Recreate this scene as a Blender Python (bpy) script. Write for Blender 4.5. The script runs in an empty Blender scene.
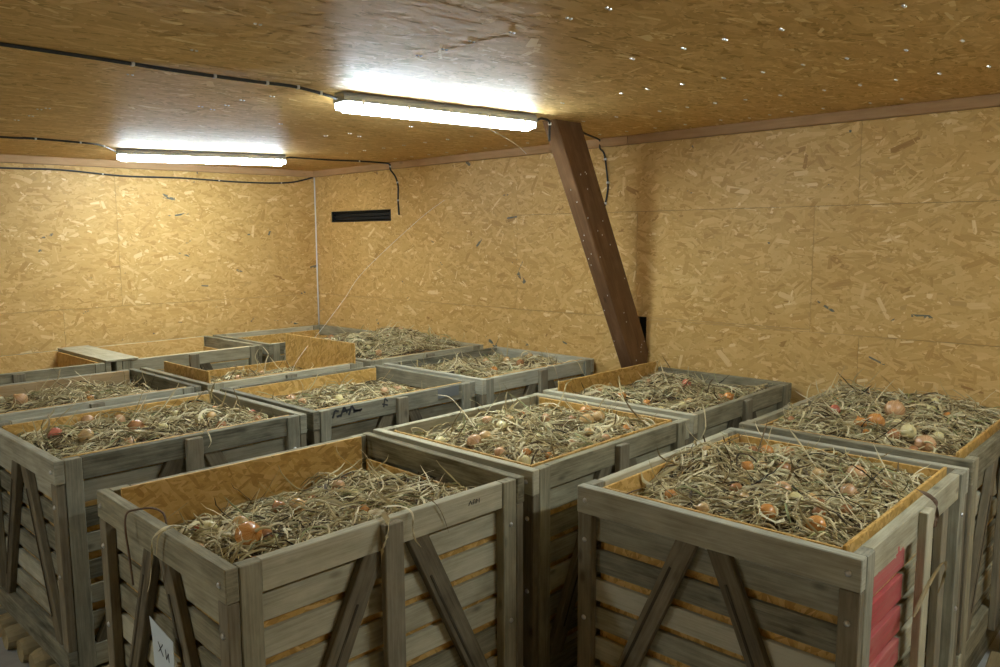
import bpy, bmesh, math, random
import numpy as np
from mathutils import Vector, Matrix
R_=random.Random(7)
NP=np.random.RandomState(11)
scene=bpy.context.scene
C=scene.collection
H=1.07            # rim height of a crate
# ------------------------------------------------------------------ materials
def newmat(name):
    m=bpy.data.materials.new(name); m.use_nodes=True
    nt=m.node_tree; nt.nodes.clear()
    out=nt.nodes.new('ShaderNodeOutputMaterial'); b=nt.nodes.new('ShaderNodeBsdfPrincipled')
    nt.links.new(b.outputs[0],out.inputs[0])
    return m,nt,b
def N(nt,t,**k):
    n=nt.nodes.new(t)
    for a,v in k.items():
        if a in n.inputs: n.inputs[a].default_value=v
        else: setattr(n,a,v)
    return n
def ramp(nt,stops,fac):
    r=nt.nodes.new('ShaderNodeValToRGB'); e=r.color_ramp.elements
    while len(e)<len(stops): e.new(0.5)
    for q,(p,c) in zip(e,stops): q.position=p; q.color=(*c,1)
    nt.links.new(fac,r.inputs[0]); return r
def math_(nt,op,a,b):
    n=nt.nodes.new('ShaderNodeMath'); n.operation=op
    for i,v in enumerate((a,b)):
        if isinstance(v,(int,float)): n.inputs[i].default_value=v
        else: nt.links.new(v,n.inputs[i])
    return n.outputs[0]
def mix(nt,a,b,f,mode='MIX'):
    n=nt.nodes.new('ShaderNodeMix'); n.data_type='RGBA'; n.blend_type=mode
    for s,v in ((n.inputs[0],f),(n.inputs[6],a),(n.inputs[7],b)):
        if isinstance(v,(int,float)): s.default_value=v
        elif isinstance(v,tuple): s.default_value=(*v,1)
        else: nt.links.new(v,s)
    return n.outputs[2]
def plain(name,col,rough=.6,metal=0,emit=None,strength=0):
    m,nt,b=newmat(name); b.inputs['Base Color'].default_value=(*col,1); b.inputs['Roughness'].default_value=rough; b.inputs['Metallic'].default_value=metal
    if emit: b.inputs['Emission Color'].default_value=(*emit,1); b.inputs['Emission Strength'].default_value=strength
    return m
def bump(nt,b,h,strength=.3,dist=.002):
    n=nt.nodes.new('ShaderNodeBump'); n.inputs['Strength'].default_value=strength; n.inputs['Distance'].default_value=dist
    nt.links.new(h,n.inputs['Height']); nt.links.new(n.outputs[0],b.inputs['Normal'])
def wood(name,dark,mid,light,rough=.85,gs=1.0,red=False):
    m,nt,b=newmat(name)
    uv=N(nt,'ShaderNodeUVMap'); uv.uv_map='uv'
    mp=N(nt,'ShaderNodeMapping'); mp.inputs['Scale'].default_value=(4*gs,95*gs,1); nt.links.new(uv.outputs[0],mp.inputs[0])
    n1=N(nt,'ShaderNodeTexNoise',Scale=1.0,Detail=5.0,Roughness=.65,Distortion=.4); nt.links.new(mp.outputs[0],n1.inputs['Vector'])
    mp2=N(nt,'ShaderNodeMapping'); mp2.inputs['Scale'].default_value=(5,14,1); nt.links.new(uv.outputs[0],mp2.inputs[0])
    n2=N(nt,'ShaderNodeTexNoise',Scale=1.0,Detail=4.0,Roughness=.6); nt.links.new(mp2.outputs[0],n2.inputs['Vector'])
    at=N(nt,'ShaderNodeAttribute'); at.attribute_name='tint'
    v=math_(nt,'ADD',math_(nt,'MULTIPLY',n1.outputs[0],.48),math_(nt,'MULTIPLY',n2.outputs[0],.55))
    v=math_(nt,'ADD',v,math_(nt,'MULTIPLY',math_(nt,'SUBTRACT',at.outputs['Fac'],.5),.6))
    r=ramp(nt,[(.22,dark),(.5,mid),(.76,light)],v)
    # knots and old stains
    vo=N(nt,'ShaderNodeTexVoronoi',Scale=1.0); mp3=N(nt,'ShaderNodeMapping'); mp3.inputs['Scale'].default_value=(4.2,9,1)
    nt.links.new(uv.outputs[0],mp3.inputs[0]); nt.links.new(mp3.outputs[0],vo.inputs['Vector'])
    k=ramp(nt,[(.05,(1,1,1)),(.14,(0,0,0))],vo.outputs['Distance'])
    col=mix(nt,r.outputs[0],tuple(c*.45 for c in dark),math_(nt,'MULTIPLY',k.outputs[0],.5))
    if red:
        tc=N(nt,'ShaderNodeTexCoord'); sp=N(nt,'ShaderNodeSeparateXYZ'); nt.links.new(tc.outputs['Object'],sp.inputs[0])
        nz=N(nt,'ShaderNodeTexNoise',Scale=9.0,Detail=4.0); nt.links.new(tc.outputs['Object'],nz.inputs['Vector'])
        w=math_(nt,'MULTIPLY',math_(nt,'SUBTRACT',nz.outputs[0],.5),.3)
        x=math_(nt,'ADD',sp.outputs[0],w); z=math_(nt,'ADD',sp.outputs[2],w)
        f=math_(nt,'MULTIPLY',math_(nt,'GREATER_THAN',x,-.70),math_(nt,'LESS_THAN',math_(nt,'ADD',sp.outputs[0],math_(nt,'MULTIPLY',w,.04)),-.040))
        f=math_(nt,'MULTIPLY',f,math_(nt,'MULTIPLY',math_(nt,'LESS_THAN',z,.965),math_(nt,'GREATER_THAN',z,.50)))
        f=math_(nt,'MULTIPLY',f,math_(nt,'LESS_THAN',sp.outputs[1],0.))
        col=mix(nt,col,(.50,.035,.055),math_(nt,'MULTIPLY',f,math_(nt,'ADD',math_(nt,'MULTIPLY',n1.outputs[0],.9),.25)))
    nt.links.new(col,b.inputs['Base Color']); b.inputs['Roughness'].default_value=rough; b.inputs['Specular IOR Level'].default_value=.25
    bump(nt,b,n1.outputs[0],.5,.003)
    return m
def osb_flake(name,rough,spec,gain=1.0,coat=0,coat_rough=.2):
    """flakes carry a 'tint' per face and uv along the strand"""
    m,nt,b=newmat(name)
    uv=N(nt,'ShaderNodeUVMap'); uv.uv_map='uv'
    mp=N(nt,'ShaderNodeMapping'); mp.inputs['Scale'].default_value=(10,160,1); nt.links.new(uv.outputs[0],mp.inputs[0])
    n1=N(nt,'ShaderNodeTexNoise',Scale=1.0,Detail=3.0,Roughness=.6); nt.links.new(mp.outputs[0],n1.inputs['Vector'])
    at=N(nt,'ShaderNodeAttribute'); at.attribute_name='tint'
    v=math_(nt,'ADD',at.outputs['Fac'],math_(nt,'MULTIPLY',math_(nt,'SUBTRACT',n1.outputs[0],.5),.22))
    g=gain
    r=ramp(nt,[(0.0,(.12*g,.13*g,.10*g)),(.035,(.22*g,.21*g,.15*g)),(.05,(.25*g,.11*g,.03*g)),(.25,(.53*g,.315*g,.095*g)),(.5,(.63*g,.40*g,.137*g)),(.75,(.71*g,.475*g,.185*g)),(1.0,(.85*g,.66*g,.34*g))],v)
    nt.links.new(r.outputs[0],b.inputs['Base Color']); b.inputs['Roughness'].default_value=rough; b.inputs['Specular IOR Level'].default_value=spec
    if coat: b.inputs['Coat Weight'].default_value=coat; b.inputs['Coat Roughness'].default_value=coat_rough
    bump(nt,b,n1.outputs[0],.25,.001)
    return m
def osb_proc(name,dark,mid,light,rough=.6):
    """OSB for the crate liners and hidden walls: rotated stretched cells in object space"""
    m,nt,b=newmat(name)
    uv=N(nt,'ShaderNodeUVMap'); uv.uv_map='uv'
    outs=[]
    for i,(rot,sx,sy) in enumerate(((.25,13,60),(-.5,16,75),(1.0,18,70))):
        mp=N(nt,'ShaderNodeMapping'); mp.inputs['Rotation'].default_value=(0,0,rot); nt.links.new(uv.outputs[0],mp.inputs[0])
        mp2=N(nt,'ShaderNodeMapping'); mp2.inputs['Scale'].default_value=(sx,sy,1); mp2.inputs['Location'].default_value=(i*3.7,i*1.3,0); nt.links.new(mp.outputs[0],mp2.inputs[0])
        vo=N(nt,'ShaderNodeTexVoronoi',Scale=1.0); nt.links.new(mp2.outputs[0],vo.inputs['Vector'])
        sp=N(nt,'ShaderNodeSeparateColor'); nt.links.new(vo.outputs['Color'],sp.inputs[0]); outs.append(sp)
    pick=math_(nt,'GREATER_THAN',outs[0].outputs[1],.55)
    mm=N(nt,'ShaderNodeMix'); nt.links.new(pick,mm.inputs[0]); nt.links.new(outs[1].outputs[0],mm.inputs[2]); nt.links.new(outs[0].outputs[0],mm.inputs[3])
    pick2=math_(nt,'GREATER_THAN',outs[2].outputs[1],.72)
    mm2=N(nt,'ShaderNodeMix'); nt.links.new(pick2,mm2.inputs[0]); nt.links.new(mm.outputs[0],mm2.inputs[2]); nt.links.new(outs[2].outputs[0],mm2.inputs[3])
    n1=N(nt,'ShaderNodeTexNoise',Scale=60.0,Detail=3.0); nt.links.new(uv.outputs[0],n1.inputs['Vector'])
    v=math_(nt,'ADD',mm2.outputs[0],math_(nt,'MULTIPLY',math_(nt,'SUBTRACT',n1.outputs[0],.5),.6))
    r=ramp(nt,[(0.0,dark),(.5,mid),(1.0,light)],v)
    nt.links.new(r.outputs[0],b.inputs['Base Color']); b.inputs['Roughness'].default_value=rough; b.inputs['Specular IOR Level'].default_value=.3
    bump(nt,b,v,.2,.001)
    return m
M={}
M['grey']=wood('weathered_grey_wood',(.11,.092,.048),(.335,.30,.192),(.53,.485,.33))
M['cool']=wood('silver_grey_weathered_wood',(.095,.088,.055),(.305,.285,.20),(.50,.475,.35))
M['brace']=wood('weathered_brown_wood',(.055,.043,.025),(.17,.14,.085),(.29,.25,.165))
M['redgrey']=wood('weathered_wood_with_red_paint',(.11,.092,.048),(.335,.30,.192),(.53,.485,.33),red=True)
M['tan']=wood('bare_tan_plank',(.35,.23,.10),(.50,.36,.19),(.60,.46,.27),gs=.7)
M['redwood']=wood('red_brown_stained_post',(.09,.035,.02),(.16,.06,.035),(.22,.09,.05))
M['log']=wood('round_fence_post_wood',(.15,.11,.055),(.28,.22,.11),(.38,.31,.17),gs=.7)
M['beam']=wood('old_brown_beam',(.09,.043,.02),(.16,.085,.04),(.28,.16,.085),rough=.45,gs=.5)
M['batten']=wood('planed_pine_batten',(.40,.235,.105),(.52,.325,.16),(.62,.42,.23),rough=.6,gs=.4)
M['wall']=osb_flake('osb_wall',.5,.3)
M['ceil']=osb_flake('osb_ceiling_smooth',.6,.3,1.14,coat=.32,coat_rough=.44)
M['osb_dark']=plain('osb_core',(.54,.33,.105),.6)
M['groove']=plain('joint_shadow_backing',(.10,.06,.025),.9)
M['liner']=osb_proc('osb_liner',(.42,.235,.055),(.59,.355,.095),(.69,.445,.16),.5)
M['osbfar']=osb_proc('osb_wall_plain',(.52,.31,.09),(.61,.38,.125),(.68,.45,.17))
M['black']=plain('black_cable_rubber',(.022,.024,.024),.5)
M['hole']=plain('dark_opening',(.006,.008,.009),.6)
M['steel']=plain('zinc_bolt',(.62,.62,.60),.3,.9)
M['screw']=plain('bright_zinc_screw',(.9,.9,.92),.28,.6)
M['rust']=plain('rusty_wire',(.16,.10,.06),.6,.3)
M['white']=plain('white_cord',(.82,.82,.80),.6)
M['clip']=plain('pale_plastic_clip',(.80,.80,.78),.5)
M['paper']=plain('paper_tag',(.62,.68,.68),.7)
M['ink']=plain('black_ink',(.03,.03,.03),.7)
M['sheet']=plain('grey_metal_plate',(.20,.215,.205),.5,.2)
M['housing']=plain('grey_lamp_housing',(.42,.45,.46),.45)
M['tube']=plain('lit_lamp_diffuser',(.85,.9,.92),.3,emit=(.80,.93,1.0),strength=88)
M['cap']=plain('frosted_lamp_end_cap',(.75,.8,.82),.3,emit=(.80,.93,1.0),strength=14)
# concrete
m,nt,b=newmat('concrete_floor'); tc=N(nt,'ShaderNodeTexCoord'); n1=N(nt,'ShaderNodeTexNoise',Scale=3.0,Detail=8.0,Roughness=.65); nt.links.new(tc.outputs['Object'],n1.inputs['Vector'])
r=ramp(nt,[(.3,(.25,.245,.22)),(.7,(.42,.41,.375))],n1.outputs[0]); nt.links.new(r.outputs[0],b.inputs['Base Color']); b.inputs['Roughness'].default_value=.85; bump(nt,b,n1.outputs[0],.3,.004); M['concrete']=m
# straw
m,nt,b=newmat('dried_leaf_strand'); at=N(nt,'ShaderNodeAttribute'); at.attribute_name='tint'
r=ramp(nt,[(0,(.035,.024,.011)),(.2,(.15,.10,.042)),(.42,(.44,.35,.165)),(.62,(.60,.505,.27)),(.84,(.78,.69,.44)),(.90,(.34,.34,.14)),(1,(.24,.25,.11))],at.outputs['Fac'])
r.color_ramp.interpolation='LINEAR'
nt.links.new(r.outputs[0],b.inputs['Base Color']); b.inputs['Roughness'].default_value=.65; b.inputs['Specular IOR Level'].default_value=.3; M['straw']=m
# bed beneath the strands
m,nt,b=newmat('chaff_and_skins'); tc=N(nt,'ShaderNodeTexCoord'); vo=N(nt,'ShaderNodeTexVoronoi',Scale=45.0); nt.links.new(tc.outputs['Object'],vo.inputs['Vector'])
sp=N(nt,'ShaderNodeSeparateColor'); nt.links.new(vo.outputs['Color'],sp.inputs[0])
r=ramp(nt,[(0,(.035,.022,.010)),(.5,(.10,.07,.032)),(.8,(.20,.135,.06)),(1,(.32,.17,.07))],sp.outputs[0]); nt.links.new(r.outputs[0],b.inputs['Base Color']); b.inputs['Roughness'].default_value=.9
bump(nt,b,vo.outputs['Distance'],.8,.01); M['chaff']=m
# onion skins
def onion_mat(name,lo,mid,hi):
    m,nt,b=newmat(name); uv=N(nt,'ShaderNodeUVMap'); uv.uv_map='uv'
    mp=N(nt,'ShaderNodeMapping'); mp.inputs['Scale'].default_value=(38,1.6,1); nt.links.new(uv.outputs[0],mp.inputs[0])
    n1=N(nt,'ShaderNodeTexNoise',Scale=1.0,Detail=3.0,Roughness=.55,Distortion=.3); nt.links.new(mp.outputs[0],n1.inputs['Vector'])
    n2=N(nt,'ShaderNodeTexNoise',Scale=30.0,Detail=3.0); tc=N(nt,'ShaderNodeTexCoord'); nt.links.new(tc.outputs['Object'],n2.inputs['Vector'])
    v=math_(nt,'ADD',math_(nt,'MULTIPLY',n1.outputs[0],.6),math_(nt,'MULTIPLY',n2.outputs[0],.45))
    r=ramp(nt,[(.35,lo),(.52,mid),(.72,hi)],v); nt.links.new(r.outputs[0],b.inputs['Base Color']); b.inputs['Roughness'].default_value=.26; b.inputs['Specular IOR Level'].default_value=.65; b.inputs['Coat Weight'].default_value=.12; b.inputs['Coat Roughness'].default_value=.15
    return m
OC=dict(o=onion_mat('orange_onion_skin',(.44,.15,.03),(.62,.27,.07),(.76,.45,.17)),
 g=onion_mat('golden_onion_skin',(.46,.25,.08),(.62,.40,.16),(.76,.56,.30)),
 y=onion_mat('pale_yellow_onion_skin',(.58,.47,.16),(.74,.64,.30),(.84,.78,.50)),
 s=onion_mat('salmon_onion_skin',(.42,.20,.09),(.62,.36,.17),(.76,.54,.32)),
 c=onion_mat('copper_brown_onion_skin',(.26,.10,.035),(.43,.20,.08),(.56,.33,.16)),
 r=onion_mat('red_onion_skin',(.36,.07,.04),(.53,.15,.085),(.62,.28,.18)))
# ------------------------------------------------------------------ mesh building
COR=[(a,b_,c) for a in(-1,1) for b_ in(-1,1) for c in(-1,1)]
def vid(ci,k): return ci*3+k
def _topo():
    F=[]
    idx={c:i for i,c in enumerate(COR)}
    for k in range(3):
        i,j=[q for q in range(3) if q!=k]
        for s in(-1,1):
            loop=[]
            for (a,b2) in((-1,-1),(1,-1),(1,1),(-1,1)):
                c=[0,0,0]; c[k]=s;c[i]=a;c[j]=b2; loop.append(vid(idx[tuple(c)],k))
            F.append((loop,k))
    for k in range(3):
        for l in range(k+1,3):
            m_=3-k-l
            for s in(-1,1):
                for t in(-1,1):
                    c0=[0,0,0];c0[k]=s;c0[l]=t;c0[m_]=-1;c1=list(c0);c1[m_]=1
                    a=idx[tuple(c0)];b2=idx[tuple(c1)]
                    F.append(([vid(a,k),vid(a,l),vid(b2,l),vid(b2,k)],k))
    for i,c in enumerate(COR): F.append(([vid(i,0),vid(i,1),vid(i,2)],0))
    # orient outward with a unit sample
    P=[]
    for c in COR:
        for k in range(3): P.append([c[q]*(1 if q==k else .8) for q in range(3)])
    P=np.array(P); out=[]
    for f,k in F:
        a,b2,c=P[f[0]],P[f[1]],P[f[2]]; n=np.cross(b2-a,c-b2); cen=P[f].mean(0)
        out.append((f if n@cen>0 else f[::-1],k))
    return out
TOPO=_topo()
class MB:
    def __init__(s): s.v=[];s.f=[];s.uv=[];s.t=[]
    def box(s,c,dims,rot=None,cham=.002,tint=None,wob=.0015):
        """chamfered plank; dims along its own axes; rot 3x3 (columns are the axes)"""
        dims=np.array(dims,float); h=dims/2; ch=min(cham,h.min()*.4)
        L=int(np.argmax(dims)); o=[q for q in range(3) if q!=L]
        P=np.empty((24,3))
        w=NP.uniform(-wob,wob,(2,3))
        n=0
        for cc in COR:
            for k in range(3):
                q=[cc[a]*(h[a] if a==k else h[a]-ch) for a in range(3)]
                e=0 if cc[L]<0 else 1
                for a in o: q[a]+=w[e][a]
                P[n]=q; n+=1
        t=NP.uniform(.15,.85) if tint is None else tint
        ou,ov=NP.uniform(0,50,2)
        base=len(s.v)
        # uv by face
        for f,k in TOPO:
            s.f.append([base+i for i in f])
            for i in f:
                p=P[i]
                if k==L: s.uv.append((ou+p[o[0]]*3,ov+p[o[1]]))
                else:
                    oo=[q for q in o if q!=k] if k in o else o
                    s.uv.append((ou+p[L],ov+p[oo[0]]+(k*.37)))
            s.t.append(t)
        if rot is not None: P=P@np.array(rot,float).T
        P=P+np.array(c,float)
        s.v.extend(P.tolist())
    def tube(s,pts,r,n=8,tint=.5,cap=True):
        pts=[Vector(p) for p in pts]; base=len(s.v); K=len(pts)
        up=Vector((0,0,1)); prev=None
        for i,p in enumerate(pts):
            t=(pts[min(i+1,K-1)]-pts[max(i-1,0)]).normalized()
            if prev is None:
                a=t.cross(up if abs(t.z)<.9 else Vector((1,0,0))).normalized()
            else: a=(prev-t*prev.dot(t)).normalized()
            prev=a; b2=t.cross(a); rr=r[i] if isinstance(r,(list,tuple)) else r
            for j in range(n):
                an=2*math.pi*j/n; q=p+a*math.cos(an)*rr+b2*math.sin(an)*rr; s.v.append(list(q))
        for i in range(K-1):
            for j in range(n):
                jj=(j+1)%n; s.f.append([base+i*n+j,base+i*n+jj,base+(i+1)*n+jj,base+(i+1)*n+j]); s.uv+= [(i*.1,j*.02),(i*.1,jj*.02),(i*.1+.1,jj*.02),(i*.1+.1,j*.02)]; s.t.append(tint)
        if cap:
            s.f.append([base+j for j in range(n)][::-1]); s.uv+=[(0,0)]*n; s.t.append(tint)
            s.f.append([base+(K-1)*n+j for j in range(n)]); s.uv+=[(0,0)]*n; s.t.append(tint)
    def build(s,name,mat,parent=None,smooth=False,loc=None):
        me=bpy.data.meshes.new(name)
        fill(me,np.array(s.v,np.float32),s.f,np.array(s.uv,np.float32),np.array(s.t,np.float32),smooth)
        for m_ in (mat if isinstance(mat,(list,tuple)) else [mat]): me.materials.append(m_)
        o=bpy.data.objects.new(name,me); C.objects.link(o)
        if parent: o.parent=parent
        if loc: o.location=loc
        return o
def fill(me,V,F,UV,T,smooth=False,mi=None):
    if isinstance(F,np.ndarray): cnt=np.full(len(F),F.shape[1],np.int32); li=F.ravel().astype(np.int32)
    else:
        cnt=np.array([len(f) for f in F],np.int32); li=np.concatenate([np.asarray(f,np.int32) for f in F]) if F else np.zeros(0,np.int32)
    me.vertices.add(len(V)); me.vertices.foreach_set('co',V.astype(np.float32).ravel())
    me.loops.add(len(li)); me.loops.foreach_set('vertex_index',li)
    st=np.concatenate([[0],np.cumsum(cnt)[:-1]]).astype(np.int32)
    me.polygons.add(len(cnt)); me.polygons.foreach_set('loop_start',st); me.polygons.foreach_set('loop_total',cnt)
    if smooth: me.polygons.foreach_set('use_smooth',np.ones(len(cnt),bool))
    else: me.polygons.foreach_set('use_smooth',np.zeros(len(cnt),bool))
    if mi is not None: me.polygons.foreach_set('material_index',mi.astype(np.int32))
    if UV is not None:
        l=me.uv_layers.new(name='uv'); l.data.foreach_set('uv',UV.astype(np.float32).ravel())
    a=me.attributes.new('tint','FLOAT','FACE'); a.data.foreach_set('value',T.astype(np.float32))
    me.update(calc_edges=True); me.validate()
def tag(o,label=None,cat=None,group=None,kind=None):
    if label: o['label']=label
    if cat: o['category']=cat
    if group: o['group']=group
    if kind: o['kind']=kind
    return o
def empty(name,loc):
    o=bpy.data.objects.new(name,None); C.objects.link(o); o.location=loc; o.empty_display_size=.1; return o
# ------------------------------------------------------------------ room shell
SX,SY=.0113,-.0037
def zc(x,y): return 2.665+SX*x+SY*y
def flakes(panels,O,A,B,Nn,density,spread,zfun=None,seed=1,sz=1.0):
    """chips on the board face; panels are (a0,a1,b0,b1) in the wall's own axes"""
    rs=np.random.RandomState(seed)
    O,A,B,Nn=[np.array(q,float) for q in (O,A,B,Nn)]
    Vs=[];UVs=[];Ts=[]
    for a0,a1,b0,b1 in panels:
        n=int((a1-a0)*(b1-b0)*density)
        if n<3: continue
        ca=rs.uniform(a0,a1,n); cb=rs.uniform(b0,b1,n)
        L=rs.uniform(.025,.06,n)+rs.rand(n)**2*.12; L=L*sz; W=rs.uniform(.006,.024,n)*sz*np.clip(L/.07,.6,1.5)
        th=rs.normal(0,spread,n); rnd=rs.rand(n)<.3; th[rnd]=rs.uniform(-1.57,1.57,rnd.sum())
        shape=np.array([(-1,-.35),(-.82,-1),(.85,-1),(1,.3),(.8,1),(-.9,1)])
        P=shape[None]*np.stack([L/2,W/2],1)[:,None,:]
        P=P+rs.uniform(-1,1,P.shape)*np.stack([L*.05,W*.16],1)[:,None,:]
        off=rs.uniform(0,40,(n,1,2)); UVs.append((P+off).reshape(-1,2))
        c,s=np.cos(th)[:,None],np.sin(th)[:,None]
        a=np.clip(ca[:,None]+P[...,0]*c-P[...,1]*s,a0,a1); b2=np.clip(cb[:,None]+P[...,0]*s+P[...,1]*c,b0,b1)
        h=np.full((n,1),.0)+ (np.arange(n)/n*.0012+.0006)[:,None]+ (P[...,0]/L[:,None])*rs.normal(0,.0003,(n,1))+(P[...,1]/W[:,None])*rs.normal(0,.00012,(n,1))
        V=O+a[...,None]*A+b2[...,None]*B
        V=V+h[...,None]*Nn
        if zfun is not None: V[...,2]+=zfun(V[...,0],V[...,1])
        Vs.append(V.reshape(-1,3))
        t=np.clip(rs.normal(.5,.15,n),.24,.95); odd=rs.rand(n); t[odd<.003]=rs.uniform(0,.03,(odd<.003).sum()); t[odd>.975]=rs.uniform(.78,.98,(odd>.975).sum()); t[(odd>.968)&(odd<.975)]=rs.uniform(.14,.26,((odd>.968)&(odd<.975)).sum())
        if zfun is not None: t=np.clip(.54+(t-.5)*1.1,.33,1)
        Ts.append(t)
    V=np.concatenate(Vs);UV=np.concatenate(UVs);T=np.concatenate(Ts); n=len(T)
    F=np.arange(n*6).reshape(n,6)
    P=V.reshape(n,6,3); nn=np.cross(P[:,1]-P[:,0],P[:,2]-P[:,1]).mean(0)
    if nn@Nn<0: F=F[:,::-1]; UV=UV.reshape(n,6,2)[:,::-1].reshape(-1,2)
    return V,F,UV,T
def osb_wall(name,panels,O,A,B,Nn,density,spread,mat,zfun=None,seed=1,thick=.018,cut=None,sz=1.0,gap=.0016):
    """solid board panels with 3 mm joints on a backing, chips on the face: one mesh"""
    O_,A_,B_,N_=[np.array(q,float) for q in (O,A,B,Nn)]
    mb=MB(); rot=np.stack([A_,B_,N_],1)
    for a0,a1,b0,b1 in panels:
        c=O_+A_*(a0+a1)/2+B_*(b0+b1)/2-N_*thick/2
        mb.box(c,(a1-a0-gap,b1-b0-gap,thick),rot,cham=.0008,wob=0)
    nb=len(mb.f)
    aa=[p[0] for p in panels]+[p[1] for p in panels]; bb=[p[2] for p in panels]+[p[3] for p in panels]
    if not cut:
        c=O_+A_*(min(aa)+max(aa))/2+B_*(min(bb)+max(bb))/2-N_*(thick+.02)
        mb.box(c,(max(aa)-min(aa),max(bb)-min(bb),.03),rot,cham=.001,wob=0)
    nb2=len(mb.f)
    V0=np.array(mb.v)
    if zfun is not None: V0[:,2]+=zfun(V0[:,0],V0[:,1])
    V,F,UV,T=flakes([(a0+gap/2,a1-gap/2,b0+gap/2,b1-gap/2) for a0,a1,b0,b1 in panels],O,A,B,Nn,density,spread,zfun,seed,sz)
    base=len(V0); F1=mb.f+[list(f) for f in (F+base)]
    me=bpy.data.meshes.new(name)
    mi=np.concatenate([np.full(nb,1),np.full(nb2-nb,2),np.zeros(len(F))])
    fill(me,np.concatenate([V0,V]),F1,np.concatenate([np.array(mb.uv),UV]),np.concatenate([np.array(mb.t),T]),False,mi)
    for q in (mat,M['osb_dark'],M['groove']): me.materials.append(q)
    o=bpy.data.objects.new(name,me); C.objects.link(o); o['kind']='structure'; return o
X0,Y0=-8.0,-9.5     # far ends of the room, behind the camera
# right wall (plane x=0, facing -x); a = -y, b = z. Opening for the vent and the post slot are left free.
va0,va1,vb0,vb1=.289,1.243,2.133,2.241
sa0,sa1,sb0,sb1=3.985,4.075,1.07,1.405
topz=2.70
pr_=[ (0,va0,1.39,topz),(va0,va1,1.39,vb0),(va0,va1,vb1,topz),(va1,2.84,1.39,topz),
      (2.84,5.49,2.15,topz),(2.84,sa0,1.39,2.15),(sa0,5.24,sb1,2.15),(sa1,5.24,1.39,sb1),
      (5.24,8.0,1.39,2.15),(5.49,8.0,2.15,topz),(8.0,9.5,1.39,topz),
      (0,sa0,.8,1.39),(sa1,5.53,.8,1.39),(5.53,8.0,.8,1.39),(8.0,9.5,.8,1.39),
      (0,2.9,0,.8),(2.9,sa1,0,.8),(sa1,6.2,0,.8),(6.2,9.5,0,.8)]
wr=osb_wall('wall_right',pr_,(0,0,0),(0,-1,0),(0,0,1),(-1,0,0),2300,.42,M['wall'],seed=3,cut=True)
wb=osb_wall('wall_back',[(.0,2.02,1.39,topz),(2.02,4.5,1.39,topz),(4.5,8,1.39,topz),(0,2.5,.8,1.39),(2.5,5,.8,1.39),(5,8,.8,1.39),(0,2.5,0,.8),(2.5,5,0,.8),(5,8,0,.8)],(0,0,0),(-1,0,0),(0,0,1),(0,-1,0),2300,.42,M['wall'],seed=5)
# ceiling: boards laid across the joists
cp=[]
for i in range(4):
    for j in range(8):
        a0=.0 if i==0 else .24+2.5*(i-1)+.01; a1=.24+2.5*i+.01
        a0=[0,2.75,5.25,7.75][i]; a1=[2.75,5.25,7.75,8.0][i]
        b0=j*1.25+.38-1.25; b1=b0+1.25
        b0=max(b0,0); b1=min(b1,9.5)
        if b1-b0>.05: cp.append((a0,a1,b0,b1))
ce=osb_wall('ceiling',cp,(0,0,0),(-1,0,0),(0,-1,0),(0,0,-1),1900,.28,M['ceil'],zfun=zc,seed=9,sz=1.0,gap=.0012)
def simple(name,c,dims,mat,rot=None):
    mb=MB(); mb.box(c,dims,rot,cham=.001,wob=0); o=mb.build(name,mat); o['kind']='structure'; return o
fl=simple('floor',(X0/2,Y0/2,-.05),(-X0+.2,-Y0+.2,.1),M['concrete'])
simple('wall_left',(X0-.02,Y0/2,1.33),(.04,-Y0,2.62),M['osbfar'])
simple('wall_front',(X0/2,Y0-.02,1.33),(-X0,.04,2.62),M['osbfar'])
# battens in the wall/ceiling corner
def batten(name,p0,p1,mat,h=.061,t=.045):
    p0=Vector(p0);p1=Vector(p1); d=(p1-p0); L=d.length; x=d.normalized(); z=Vector((0,0,1)); y=z.cross(x).normalized(); z=x.cross(y)
    mb=MB(); mb.box((p0+p1)/2,(L,t,h),np.array([x,y,z]).T,cham=.003,wob=0); o=mb.build(name,mat); o['kind']='structure'; return o
hb=.0305+.001
M['batten2']=wood('darker_pine_batten',(.30,.165,.07),(.42,.25,.115),(.50,.32,.16),rough=.6,gs=.4)
batten('trim_1',(X0,-.024,zc(X0,0)-hb),(0,-.024,zc(0,0)-hb),M['batten'])
batten('trim_2',(-.024,-.048,zc(0,0)-hb),(-.024,-3.92,zc(0,-3.92)-hb),M['batten'])
batten('trim_3',(-.024,-3.924,zc(0,-3.924)-hb),(-.024,Y0+.01,zc(0,Y0)-hb),M['batten2'])
# vent opening
vt=empty('wall_vent',(0,-(va0+va1)/2,(vb0+vb1)/2)); tag(vt,'black horizontal vent slot high on the right wall beside the corner','vent')
yc=0; wy=va1-va0; hz=vb1-vb0
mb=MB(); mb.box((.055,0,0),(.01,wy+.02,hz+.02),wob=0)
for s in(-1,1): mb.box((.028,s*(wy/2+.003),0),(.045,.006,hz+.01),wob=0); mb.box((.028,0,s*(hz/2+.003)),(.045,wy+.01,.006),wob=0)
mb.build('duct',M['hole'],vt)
mb=MB()
for k in range(3): mb.box((.03,0,-hz/2+.02+k*.034),(.02,wy-.004,.003),rot=np.array(Matrix.Rotation(.5,3,'Y')),wob=0,cham=.0005)
mb.build('louvre',M['black'],vt)
mb=MB()
mb.box((-.002,wy/2-.004,0),(.006,.008,hz),wob=0); mb.box((-.002,-wy/2+.004,0),(.006,.008,hz),wob=0); mb.box((-.002,0,hz/2-.003),(.006,wy,.006),wob=0); mb.box((-.002,0,-hz/2+.003),(.006,wy,.006),wob=0)
mb.build('vent_frame',M['black'],vt)
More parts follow.
